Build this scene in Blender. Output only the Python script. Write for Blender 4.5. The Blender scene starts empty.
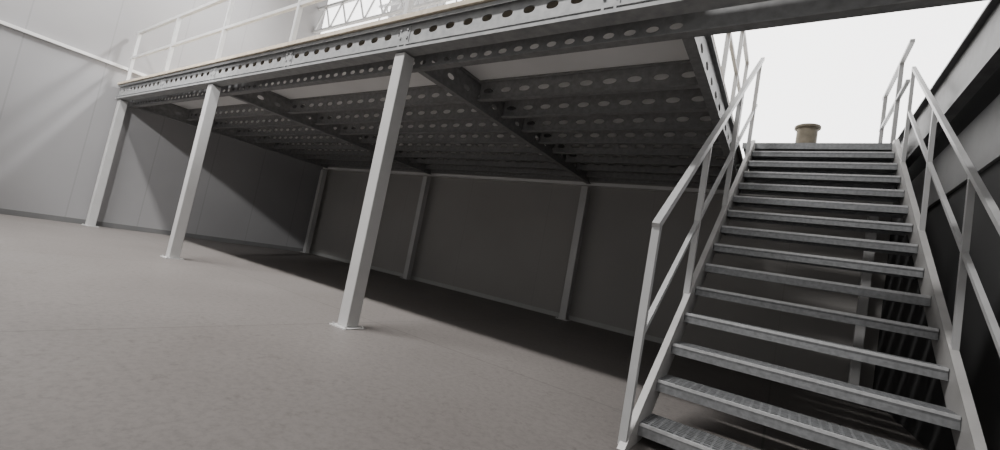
import bpy, bmesh, math
from mathutils import Vector, Matrix

scene = bpy.context.scene
COL = scene.collection
H = 0.87

# ------------------------------------------------------------ materials
def nt(name):
    m = bpy.data.materials.new(name); m.use_nodes = True
    n = m.node_tree; b = n.nodes["Principled BSDF"]
    return m, n, b

def metal(name, c1, c2, rough=0.5, metallic=0.3, scale=8.0, bump=0.02, det=5):
    m, n, b = nt(name)
    tc = n.nodes.new("ShaderNodeTexCoord")
    no = n.nodes.new("ShaderNodeTexNoise"); no.inputs["Scale"].default_value = scale
    no.inputs["Detail"].default_value = det
    r = n.nodes.new("ShaderNodeValToRGB")
    r.color_ramp.elements[0].position = 0.3; r.color_ramp.elements[0].color = (*c1, 1)
    r.color_ramp.elements[1].position = 0.7; r.color_ramp.elements[1].color = (*c2, 1)
    n.links.new(tc.outputs["Object"], no.inputs["Vector"])
    n.links.new(no.outputs["Fac"], r.inputs["Fac"])
    n.links.new(r.outputs["Color"], b.inputs["Base Color"])
    b.inputs["Roughness"].default_value = rough
    b.inputs["Metallic"].default_value = metallic
    bp = n.nodes.new("ShaderNodeBump"); bp.inputs["Strength"].default_value = bump * 5
    bp.inputs["Distance"].default_value = 0.01
    n.links.new(no.outputs["Fac"], bp.inputs["Height"])
    n.links.new(bp.outputs["Normal"], b.inputs["Normal"])
    return m

M_col = metal("painted_steel", (.45, .445, .44), (.51, .505, .50), .45, .1, 3)
M_rail = metal("rail_steel", (.42, .42, .42), (.50, .50, .50), .4, .1, 5)
M_grail = metal("guardrail_steel", (.48, .48, .48), (.56, .56, .56), .4, .05, 5)
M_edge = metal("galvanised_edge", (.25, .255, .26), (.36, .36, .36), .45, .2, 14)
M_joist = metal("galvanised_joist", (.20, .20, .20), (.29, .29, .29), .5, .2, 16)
M_truss = metal("truss_steel", (.42, .42, .42), (.50, .50, .50), .5, .1, 6)
M_tread = metal("galvanised_tread", (.20, .205, .21), (.31, .317, .325), .42, .35, 30)
M_nose = metal("tread_nosing", (.48, .485, .49), (.60, .605, .61), .4, .3, 30)
M_strg = metal("stringer_steel", (.42, .41, .40), (.50, .49, .48), .45, .2, 5)
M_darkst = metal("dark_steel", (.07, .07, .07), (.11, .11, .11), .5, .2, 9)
M_wood = metal("drum_wood", (.15, .13, .095), (.24, .21, .155), .7, 0, 12)
M_under = metal("deck_underside", (.74, .735, .73), (.82, .815, .81), .7, 0, 1.2)
M_board = metal("deck_board", (.42, .36, .28), (.58, .51, .41), .75, 0, 20)

def panel_mat(name, c1, c2, axis, pitch, joint=0.02, rough=.6, jc=.86, spec=.5):
    m, n, b = nt(name)
    tc = n.nodes.new("ShaderNodeTexCoord")
    sep = n.nodes.new("ShaderNodeSeparateXYZ")
    n.links.new(tc.outputs["Object"], sep.inputs[0])
    d = n.nodes.new("ShaderNodeMath"); d.operation = 'DIVIDE'; d.inputs[1].default_value = pitch
    n.links.new(sep.outputs[axis], d.inputs[0])
    f = n.nodes.new("ShaderNodeMath"); f.operation = 'FRACT'
    n.links.new(d.outputs[0], f.inputs[0])
    l = n.nodes.new("ShaderNodeMath"); l.operation = 'LESS_THAN'; l.inputs[1].default_value = joint
    n.links.new(f.outputs[0], l.inputs[0])
    no = n.nodes.new("ShaderNodeTexNoise"); no.inputs["Scale"].default_value = .5
    no.inputs["Detail"].default_value = 4
    n.links.new(tc.outputs["Object"], no.inputs["Vector"])
    r = n.nodes.new("ShaderNodeValToRGB")
    r.color_ramp.elements[0].position = 0.3; r.color_ramp.elements[0].color = (*c1, 1)
    r.color_ramp.elements[1].position = 0.7; r.color_ramp.elements[1].color = (*c2, 1)
    n.links.new(no.outputs["Fac"], r.inputs["Fac"])
    mx = n.nodes.new("ShaderNodeMixRGB"); mx.blend_type = 'MULTIPLY'
    n.links.new(l.outputs[0], mx.inputs["Fac"])
    n.links.new(r.outputs["Color"], mx.inputs["Color1"])
    mx.inputs["Color2"].default_value = (jc, jc, jc, 1)
    n.links.new(mx.outputs[0], b.inputs["Base Color"])
    b.inputs["Roughness"].default_value = rough
    b.inputs["Specular IOR Level"].default_value = spec
    return m
M_wallL = panel_mat("hall_panel", (.27, .265, .268), (.31, .305, .308), 1, 1.15)
M_wallB = panel_mat("dark_panel", (.29, .278, .265), (.33, .318, .304), 0, 2.04, .006, .75, .9)
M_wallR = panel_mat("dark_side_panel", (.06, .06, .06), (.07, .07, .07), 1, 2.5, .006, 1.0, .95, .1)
M_base = metal("baseboard_paint", (.13, .13, .13), (.16, .16, .16), .6, 0, 3)
M_base2 = metal("baseboard_grey", (.36, .36, .35), (.42, .42, .41), .6, 0, 3)
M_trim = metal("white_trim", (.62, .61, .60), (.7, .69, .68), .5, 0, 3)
M_side = metal("side_strip", (.18, .18, .18), (.23, .23, .23), .6, 0, 3)

def concrete():
    m, n, b = nt("worn_concrete")
    tc = n.nodes.new("ShaderNodeTexCoord")
    def noise(sc, det, ro=.5):
        x = n.nodes.new("ShaderNodeTexNoise"); x.inputs["Scale"].default_value = sc
        x.inputs["Detail"].default_value = det; x.inputs["Roughness"].default_value = ro
        n.links.new(tc.outputs["Object"], x.inputs["Vector"]); return x
    def ramp(src, p0, c0, p1, c1):
        r = n.nodes.new("ShaderNodeValToRGB")
        r.color_ramp.elements[0].position = p0; r.color_ramp.elements[0].color = (*c0, 1)
        r.color_ramp.elements[1].position = p1; r.color_ramp.elements[1].color = (*c1, 1)
        n.links.new(src.outputs["Fac"], r.inputs["Fac"]); return r
    def mul(a, b_, f):
        x = n.nodes.new("ShaderNodeMixRGB"); x.blend_type = 'MULTIPLY'; x.inputs["Fac"].default_value = f
        n.links.new(a, x.inputs["Color1"]); n.links.new(b_, x.inputs["Color2"]); return x.outputs[0]
    a = noise(.8, 6, .6); c = noise(24, 8, .8); s = noise(6, 8, .75)
    base = ramp(a, .3, (.160, .146, .138), .7, (.185, .170, .161)).outputs[0]
    fine = ramp(c, .34, (.66, .66, .66), .55, (1, 1, 1)).outputs[0]
    stain = ramp(s, .32, (.62, .60, .59), .43, (1, 1, 1)).outputs[0]
    o = mul(base, fine, .8); o = mul(o, stain, .5)
    br = n.nodes.new("ShaderNodeTexBrick"); br.offset = 0
    br.inputs["Scale"].default_value = 1.0
    br.inputs["Brick Width"].default_value = 3.4; br.inputs["Row Height"].default_value = 3.1
    br.inputs["Mortar Size"].default_value = .008
    br.inputs["Color1"].default_value = (1,1,1,1); br.inputs["Color2"].default_value = (.96,.96,.96,1)
    br.inputs["Mortar"].default_value = (.68,.68,.68,1)
    n.links.new(tc.outputs["Object"], br.inputs["Vector"])
    o = mul(o, br.outputs["Color"], 1)
    n.links.new(o, b.inputs["Base Color"])
    b.inputs["Roughness"].default_value = .5
    b.inputs["Specular IOR Level"].default_value = .3
    bp = n.nodes.new("ShaderNodeBump"); bp.inputs["Strength"].default_value = .12; bp.inputs["Distance"].default_value = .01
    n.links.new(c.outputs["Fac"], bp.inputs["Height"]); n.links.new(bp.outputs["Normal"], b.inputs["Normal"])
    return m
M_floor = concrete()

def emis(name, col, s):
    m, n, b = nt(name)
    b.inputs["Base Color"].default_value = (*col, 1)
    b.inputs["Emission Color"].default_value = (*col, 1)
    b.inputs["Emission Strength"].default_value = s
    return m
M_glow = emis("daylight_pane", (1, 1, 1), 2.5)
M_day = emis("daylight_stand_in", (1, .99, .985), 4.0)  # emission stands in for the bright daylight behind the deck

# ------------------------------------------------------------ helpers
def box(bm, x0, x1, y0, y1, z0, z1):
    vs = [bm.verts.new(p) for p in ((x0,y0,z0),(x1,y0,z0),(x1,y1,z0),(x0,y1,z0),(x0,y0,z1),(x1,y0,z1),(x1,y1,z1),(x0,y1,z1))]
    for f in ((0,3,2,1),(4,5,6,7),(0,1,5,4),(1,2,6,5),(2,3,7,6),(3,0,4,7)):
        bm.faces.new([vs[i] for i in f])

def bar(bm, a, b, w, t, up=Vector((0, 0, 1))):
    a = Vector(a); b = Vector(b); d = (b - a).normalized()
    if abs(d.dot(up)) > .98: up = Vector((0, 1, 0))
    s = d.cross(up).normalized(); u = s.cross(d).normalized()
    vs = []
    for p in (a, b):
        for i, j in ((-1,-1),(1,-1),(1,1),(-1,1)):
            vs.append(bm.verts.new(p + s * (w/2*i) + u * (t/2*j)))
    for f in ((0,3,2,1),(4,5,6,7),(0,1,5,4),(1,2,6,5),(2,3,7,6),(3,0,4,7)):
        bm.faces.new([vs[i] for i in f])

def cyl(bm, cx, cy, z0, z1, r, n=32):
    lo = [bm.verts.new((cx + r*math.cos(2*math.pi*i/n), cy + r*math.sin(2*math.pi*i/n), z0)) for i in range(n)]
    hi = [bm.verts.new((cx + r*math.cos(2*math.pi*i/n), cy + r*math.sin(2*math.pi*i/n), z1)) for i in range(n)]
    bm.faces.new(lo[::-1]); bm.faces.new(hi)
    for i in range(n):
        bm.faces.new((lo[i], lo[(i+1)%n], hi[(i+1)%n], hi[i]))

def holed(bm, org, dirv, L, z0, z1, pitch, rx, rz, th, power=2.0):
    """plate from org along dirv, pierced by a row of round/oval holes"""
    n = max(1, round(L / pitch)); p = L / n
    org = Vector(org); dirv = Vector(dirv).normalized(); nrm = dirv.cross(Vector((0,0,1)))
    hh = (z1 - z0) / 2; zc = (z0 + z1) / 2
    per = []
    K = 5
    for k in range(K): per.append((-1 + 2*k/K, -1))
    for k in range(K): per.append((1, -1 + 2*k/K))
    for k in range(K): per.append((1 - 2*k/K, 1))
    for k in range(K): per.append((-1, 1 - 2*k/K))
    N = len(per)
    for c in range(n):
        cx = (c + .5) * p
        def P(u, z, s): return bm.verts.new(org + dirv * (cx + u) + Vector((0,0,zc + z)) + nrm * (th/2*s))
        layers = []
        for s in (-1, 1):
            o = [P(a*p/2, b*hh, s) for a, b in per]
            i_ = []
            for a, b in per:
                l = (abs(a)**power + abs(b)**power) ** (1/power)
                i_.append(P(a/l*rx, b/l*rz, s))
            layers.append((o, i_))
        for li, (o, i_) in enumerate(layers):
            for k in range(N):
                q = (o[k], o[(k+1)%N], i_[(k+1)%N], i_[k])
                bm.faces.new(q if li == 1 else q[::-1])
        for k in range(N):
            a0, a1 = layers[0][1][k], layers[0][1][(k+1)%N]
            b0, b1 = layers[1][1][k], layers[1][1][(k+1)%N]
            bm.faces.new((a0, a1, b1, b0))

def make(name, bm, mat, origin=(0,0,0), parent=None, label=None, category=None, group=None, kind=None, bevel=0):
    origin = Vector(origin)
    for v in bm.verts: v.co -= origin
    bmesh.ops.recalc_face_normals(bm, faces=bm.faces[:])
    me = bpy.data.meshes.new(name); bm.to_mesh(me); bm.free()
    ob = bpy.data.objects.new(name, me); COL.objects.link(ob)
    me.materials.append(mat)
    if parent is not None:
        ob.parent = parent; ob.location = origin - Vector(parent["org"])
    else: ob.location = origin
    ob["org"] = list(origin)
    if label: ob["label"] = label
    if category: ob["category"] = category
    if group: ob["group"] = group
    if kind: ob["kind"] = kind
    if bevel:
        m = ob.modifiers.new("bevel", 'BEVEL'); m.width = bevel; m.segments = 2; m.limit_method = 'ANGLE'
    return ob

def empty(name, origin, label, category, group=None):
    ob = bpy.data.objects.new(name, None); COL.objects.link(ob)
    ob.location = origin; ob["org"] = list(origin); ob.empty_display_size = .1
    ob["label"] = label; ob["category"] = category
    if group: ob["group"] = group
    return ob

def B(*bs):
    bm = bmesh.new()
    for b in bs: box(bm, *b)
    return bm

# ------------------------------------------------------------ setting
XL = -11.84
YB = 7.60
make("floor", B((XL-.2, 1.3, -4, YB+.2, -.15, 0)), M_floor, kind="structure", label="worn grey concrete floor with faint slab joints")
make("wall_left", B((XL-.2, XL, -4, 11, 0, 11)), M_wallL, kind="structure", label="pale grey sandwich panel hall wall")
make("wall_back", B((XL, 1.2, YB, YB+.15, 0, 2.985)), M_wallB, kind="structure", label="dark grey panelled wall under the mezzanine")
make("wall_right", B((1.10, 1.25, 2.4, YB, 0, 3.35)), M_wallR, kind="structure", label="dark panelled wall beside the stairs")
make("wall_far", B((XL, 14, 11, 11.15, 0, 13)), M_day, kind="structure", label="far hall wall made to glow in place of daylight")  # added as a self-glowing white backdrop
make("baseboard_left", B((XL, XL+.03, -4, YB, 0, .10)), M_base, kind="structure")
make("baseboard_back", B((XL+.03, 1.1, YB-.03, YB, 0, .08)), M_base2, kind="structure")
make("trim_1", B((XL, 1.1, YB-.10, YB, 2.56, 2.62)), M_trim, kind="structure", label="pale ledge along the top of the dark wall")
make("trim_2", B((XL, XL+.06, -4, YB, 3.30, 3.36)), M_trim, kind="structure", label="pale horizontal rail on the hall wall")
make("trim_3", B((1.075, 1.10, 2.4, YB-.1, 2.15, 2.62)), M_side, kind="structure", label="lighter grey strip on the side wall")  # strip in a lighter grey than the wall it sits on
make("window_1", B((XL, XL+.02, 6.5, 8.6, 5.4, 10.6)), M_glow, (XL, 7.1, 5.4), kind="structure", label="bright daylight window high in the hall wall")

# ------------------------------------------------------------ columns
GX = [-11.60, -7.38, -3.26, .88]
def column(x, y, top, label, S=.135):
    e = empty("steel_column", (x, y, 0), label, "column", "mezzanine support columns")
    make("post", B((x-S/2, x+S/2, y-S/2, y+S/2, .01, top)), M_col, (x, y, .01), e, bevel=.008)
    q = S/2 + .047
    bm = B((x-q, x+q, y-q, y+q, 0, .01))
    h = q - .023
    for sx in (-h, h):
        for sy in (-h, h): cyl(bm, x+sx, y+sy, .01, .024, .01, 8)
    make("base_plate", bm, M_col, (x, y, 0), e)
    return e
for x in GX:
    column(x, 2.65, 2.63, "light grey square steel column holding the mezzanine edge")
for x in GX:
    column(x, 7.40, 2.50, "light grey steel column against the dark wall", .135 if x < 0 else .105)

# ------------------------------------------------------------ edge beam / main beams
X0, X1 = -11.78, 1.09
bm = bmesh.new()
holed(bm, (X0, 2.60, 0), (1,0,0), X1-X0, 2.72, 2.93, .205, .052, .032, .006, 2.3)
box(bm, X0, X1, 2.56, 2.70, 2.925, 2.935)
box(bm, X0, X1, 2.56, 2.566, 2.90, 2.925)
box(bm, X0, X1, 2.597, 2.603, 2.655, 2.72)
box(bm, X0, X1, 2.582, 2.60, 2.708, 2.72)
box(bm, X0, X1, 2.56, 2.70, 2.645, 2.655)
box(bm, X0, X1, 2.555, 2.56, 2.645, 2.672)
for x in GX[:3] + [-9.4, -5.3, -1.2]:
    box(bm, x-.07, x+.07, 2.590, 2.597, 2.665, 2.90)
    for a in (-.045, .045):
        for z in (2.70, 2.78, 2.86):
            box(bm, x+a-.01, x+a+.01, 2.580, 2.590, z-.01, z+.01)
make("edge_beam", bm, M_edge, (X0, 2.6, 2.62), label="galvanised edge beam with a row of oval slots", category="beam")

bm = bmesh.new()
holed(bm, (X0, 2.84, 0), (1,0,0), -.72-X0, 2.59, 2.72, .16, .045, .024, .006)
box(bm, -.72, X1, 2.837, 2.843, 2.59, 2.72)
box(bm, X0, X1, 2.837, 2.843, 2.72, 2.88)
box(bm, X0, X1, 2.80, 2.88, 2.58, 2.59)
box(bm, X0, X1, 2.80, 2.88, 2.88, 2.90)
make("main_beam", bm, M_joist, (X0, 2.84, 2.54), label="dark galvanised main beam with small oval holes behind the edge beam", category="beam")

def ybeam(x, y0, y1, z0, z1, mat, label):
    bm = bmesh.new()
    holed(bm, (x, y0, 0), (0,1,0), y1-y0, z0+.02, z1-.02, .28, .055, .03, .006)
    box(bm, x-.04, x+.04, y0, y1, z0, z0+.02)
    box(bm, x-.04, x+.04, y0, y1, z1-.02, z1)
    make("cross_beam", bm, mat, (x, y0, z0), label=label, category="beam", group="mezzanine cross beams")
for x in (-11.60, -7.38, -3.26, -.72):
    ybeam(x, 2.885, 7.48, 2.58, 2.90, M_joist, "dark steel cross beam running back between columns")

# right trimmer
bm = bmesh.new()
box(bm, .965, .975, 2.90, 7.55, 2.70, 3.15)
box(bm, .90, .975, 2.90, 7.55, 2.66, 2.70)
box(bm, .92, .975, 2.90, 7.55, 3.15, 3.17)
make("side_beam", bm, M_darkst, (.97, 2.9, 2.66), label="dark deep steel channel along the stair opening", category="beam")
bm = B((X0, 1.05, 7.50, 7.52, 2.66, 2.90))
make("bearer_beam", bm, M_joist, (X0, 7.5, 2.66), label="dark plain bearer along the back wall", category="beam")

# joists
bays = [(-11.555, -7.425), (-7.335, -3.305), (-3.215, -.765)]
rows = [3.80, 4.32, 4.84, 5.34, 5.82, 6.28, 6.76, 7.22]
cache = {}
for bi, (a, b) in enumerate(bays):
    for y in rows:
        if bi not in cache:
            bm = bmesh.new()
            holed(bm, (a, y, 0), (1,0,0), b-a, 2.67, 2.885, .25, .070, .030, .004)
            box(bm, a, b, y-.035, y+.035, 2.658, 2.67)
            box(bm, a, b, y-.035, y+.035, 2.885, 2.90)
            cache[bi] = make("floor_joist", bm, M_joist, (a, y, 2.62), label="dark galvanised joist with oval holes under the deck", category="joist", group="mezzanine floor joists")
        else:
            o = cache[bi].copy(); COL.objects.link(o); o.location.y = y

# deck
bm = B((X0, -.70, 2.535, 7.58, 2.945, 2.99))
d = make("deck", bm, M_board, (X0, 2.56, 2.96), label="tan board deck of the mezzanine", category="deck")
bm = B((X0, -.70, 2.89, 7.5, 2.905, 2.94))
make("deck_soffit", bm, M_under, (X0, 2.9, 2.905), d, label="pale grey underside sheeting")
bm = B((-.67, .90, 6.375, 7.58, 2.985, 3.02), (-.67, .90, 6.36, 6.375, 2.94, 3.02))
make("landing", bm, M_tread, (0, 6.36, 2.8), label="grey steel landing plate at the head of the stairs", category="landing")

# ------------------------------------------------------------ guardrails
def guard(name, pts, posts, label, group="mezzanine guardrails", z0=2.99, h=1.11, slim=False):
    (x0, y0), (x1, y1) = pts
    e = empty(name, (x0, y0, z0), label, "railing", group)
    t = .042 if slim else .052
    mt = M_rail if slim else M_grail
    bm = bmesh.new(); bar(bm, (x0,y0,z0+h), (x1,y1,z0+h), t, t)
    make("top_rail", bm, mt, (x0,y0,z0+h), e)
    bm = bmesh.new(); bar(bm, (x0,y0,z0+.56), (x1,y1,z0+.56), t*.85, t*.85)
    make("mid_rail", bm, mt, (x0,y0,z0+.56), e)
    for (x, y) in posts:
        bm = B((x-t/2, x+t/2, y-t/2, y+t/2, z0+.001, z0+h-.02))
        make("post", bm, mt, (x, y, z0), e)
guard("guardrail", ((-11.7, 2.63), (-.75, 2.63)), [(-11.58+2.06*i, 2.63) for i in range(6)] , "pale steel guardrail along the mezzanine edge")
guard("guardrail", ((-.74, 2.75), (-.74, 6.28)), [(-.74, y) for y in (2.80, 3.65, 4.5, 5.4, 6.22)], "pale steel guardrail beside the stair opening", slim=True)
guard("guardrail", ((.86, 5.95), (.86, 7.5)), [(.86, y) for y in (6.45, 7.4)], "short pale guardrail on the landing", z0=3.02, h=1.02, slim=True)

# ------------------------------------------------------------ staircase
ZT = 3.02
R, YT = .2075, 6.33
G = .268
s = R / G
def nz(y): return ZT + s * (y - YT)
SXL, SXR = -.585, .775
st = empty("staircase", (.095, 2.45, 0), "open-riser galvanised steel staircase rising to the mezzanine landing", "staircase")
for x, sg in ((SXL, -1), (SXR, 1)):
    bm = bmesh.new()
    yb = YT
    up, dn = .06, -.20
    y_b0 = YT + (0 - dn - ZT) / s
    ya = YT + (.012 - up - ZT) / s
    poly = [(ya, 0), (ya, .012), (YT-up/s, ZT), (yb, ZT), (yb, nz(yb)+dn), (y_b0, 0)]
    th = .008
    lo = [bm.verts.new((x, y, z)) for y, z in poly]; hi = [bm.verts.new((x+sg*th, y, z)) for y, z in poly]
    bm.faces.new(lo); bm.faces.new(hi[::-1])
    for i in range(len(poly)):
        j = (i+1) % len(poly); bm.faces.new((lo[i], lo[j], hi[j], hi[i]))
    xo = x + sg*.02
    bar(bm, (xo, ya, .008), (xo, YT-up/s, ZT), .04, .010)
    bar(bm, (xo, y_b0, 0.004), (xo, yb, nz(yb)+dn), .04, .010)
    make("stringer", bm, M_strg, (x, 2.45, 0), st)
x0, x1 = SXL+.001, SXR-.001
first = None
for k in range(1, 15):
    z = ZT - R*k; y = YT - G*k
    if first is None:
        bm = bmesh.new()
        D = .280
        box(bm, x0, x1, y, y+.022, z-.003, z)
        box(bm, x0, x1, y, y+D, z-.026, z-.022)
        box(bm, x0, x1, y+.0, y+.004, z-.066, z-.002)
        box(bm, x0, x1, y+D-.004, y+D, z-.055, z)
        box(bm, x0, x0+.004, y, y+D, z-.06, z); box(bm, x1-.004, x1, y, y+D, z-.06, z)
        nb = 30
        for i in range(1, nb):
            xx = x0 + (x1-x0)*i/nb
            box(bm, xx-.006, xx+.006, y+.022, y+D-.008, z-.022, z)
        for i in range(1, 8):
            yy = y + .022 + (D-.03)*i/8
            box(bm, x0, x1, yy-.005, yy+.005, z-.022, z+.002)
        first = make("tread", bm, M_tread, (x0, y, z), st)
        bm = bmesh.new(); box(bm, x0+.004, x1-.004, y-.003, y-.0002, z-.014, z+.001)
        box(bm, x0+.004, x1-.004, y, y+.010, z+.0003, z+.003)
        nose = make("nosing", bm, M_nose, (x0, y, z), first)
        fy, fz = y, z
    else:
        o = first.copy(); COL.objects.link(o); o.parent = st
        o.location = first.location + Vector((0, y-fy, z-fz))
        q = nose.copy(); COL.objects.link(q); q.parent = o

def handrail(x, ylo, yhi, posts, label, HR, t=.042, tm=.03, mid0=None):
    bm = bmesh.new(); bar(bm, (x, ylo, nz(ylo)+HR), (x, yhi, nz(yhi)+HR), t, t)
    h = make("handrail", bm, M_rail, (x, ylo, nz(ylo)+HR), st, label=label)
    m0 = mid0 or posts[0]
    bm = bmesh.new(); bar(bm, (x, m0, nz(m0)+.6), (x, yhi, nz(yhi)+.6), tm, tm)
    make("mid_rail", bm, M_rail, (x, ylo, nz(ylo)+.6), h)
    for y in posts:
        zb = max(.02, nz(y)-.12)
        bm = B((x-t/2, x+t/2, y-t/2, y+t/2, zb, nz(y)+HR-.01))
        make("post", bm, M_rail, (x, y, zb), h)
handrail(-.615, 2.40, 6.10, (2.425, 3.5, 4.7, 5.9), "pale square-tube handrail", 1.23)
handrail(.800, 2.2, 5.72, (2.45, 3.45, 4.55, 5.70), "pale square-tube handrail", 1.06, .03, .025)
st.rotation_euler = (0, 0, math.radians(-1.0))

# ------------------------------------------------------------ drum on landing
dr = empty("cable_drum", (0.03, 6.85, 3.02), "small olive-brown wooden cable drum standing on the landing", "drum")
for z0, z1, nm in ((3.02, 3.05, "flange"), (3.375, 3.41, "flange")):
    bm = bmesh.new(); cyl(bm, .03, 6.85, z0, z1, .15)
    make(nm, bm, M_wood, (.03, 6.85, z0), dr, bevel=.005)
bm = bmesh.new(); cyl(bm, .03, 6.85, 3.05, 3.375, .12)
make("core", bm, M_wood, (.03, 6.85, 3.03), dr)

# ------------------------------------------------------------ truss
def truss(y, z0, z1, xa, xb):
    bm = bmesh.new()
    bar(bm, (xa, y, z0), (xb, y, z0), .07, .06); bar(bm, (xa, y, z1), (xb, y, z1), .07, .07)
    n = int((xb-xa)/.7)
    for i in range(n):
        a = xa + (xb-xa)*i/n; b = xa + (xb-xa)*(i+1)/n; m = (a+b)/2
        bar(bm, (a, y, z0), (m, y, z1), .035, .035); bar(bm, (m, y, z1), (b, y, z0), .035, .035)
    make("roof_truss", bm, M_truss, (xa, y, z0), label="grey steel lattice roof truss high above the mezzanine", category="truss", group="roof trusses")
truss(6.3, 6.25, 6.95, XL, -1.5)
truss(8.2, 7.5, 8.2, XL, 3)

# ------------------------------------------------------------ light
al = bpy.data.lights.new("unseen_area_strip", 'AREA'); al.shape = 'RECTANGLE'; al.size = 8.5; al.size_y = .6  # unseen area light, stretched along X for a crisp deck shadow edge
al.energy = 900; al.color = (1, .985, .97); al.spread = math.radians(80)
ao = bpy.data.objects.new("unseen_area_strip", al); COL.objects.link(ao)
ao.location = (-7.0, -2.1, 11)
ao.rotation_euler = Vector((0, .56, -1)).to_track_quat('-Z', 'Y').to_euler()
def spot(name, loc, tgt, e, size, blend, soft):
    sp = bpy.data.lights.new(name, 'SPOT'); sp.energy = e; sp.spot_size = math.radians(size); sp.spot_blend = blend
    sp.shadow_soft_size = soft
    o = bpy.data.objects.new(name, sp); COL.objects.link(o)
    o.location = loc; o.rotation_euler = (Vector(tgt) - Vector(loc)).to_track_quat('-Z', 'Y').to_euler()
spot("added_back_spot", (-8.0, 5.5, 9.0), (-11.8, .8, 3), 2900, 80, .9, .3)  # added spot, unseen, throws the deck's diagonal shade on the front left wall
spot("added_side_spot", (-3.5, -2.0, 4.95), (-11.8, 4.6, 1.3), 1700, 36, .6, .12)  # added spot, unseen, for the diagonal light edge on the wall under the deck
wd = bpy.data.worlds.new("world"); scene.world = wd; wd.use_nodes = True
bg = wd.node_tree.nodes["Background"]; bg.inputs[0].default_value = (1, .985, .97, 1); bg.inputs[1].default_value = .48

# ------------------------------------------------------------ camera
cam = bpy.data.cameras.new("camera"); co = bpy.data.objects.new("camera", cam); COL.objects.link(co)
r = Vector((.8209, .5397, .1847)); u = Vector((-.110, -.1677, .9797)); f = Vector((-.5604, .825, .0783))
f.normalize(); r = (r - f*r.dot(f)).normalized(); u = r.cross(f)
m = Matrix((( r.x, u.x, -f.x, 0), (r.y, u.y, -f.y, 0), (r.z, u.z, -f.z, H), (0,0,0,1)))
co.matrix_world = m
cam.sensor_width = 36; cam.lens = 428/1000*36; cam.clip_start = .02
scene.camera = co
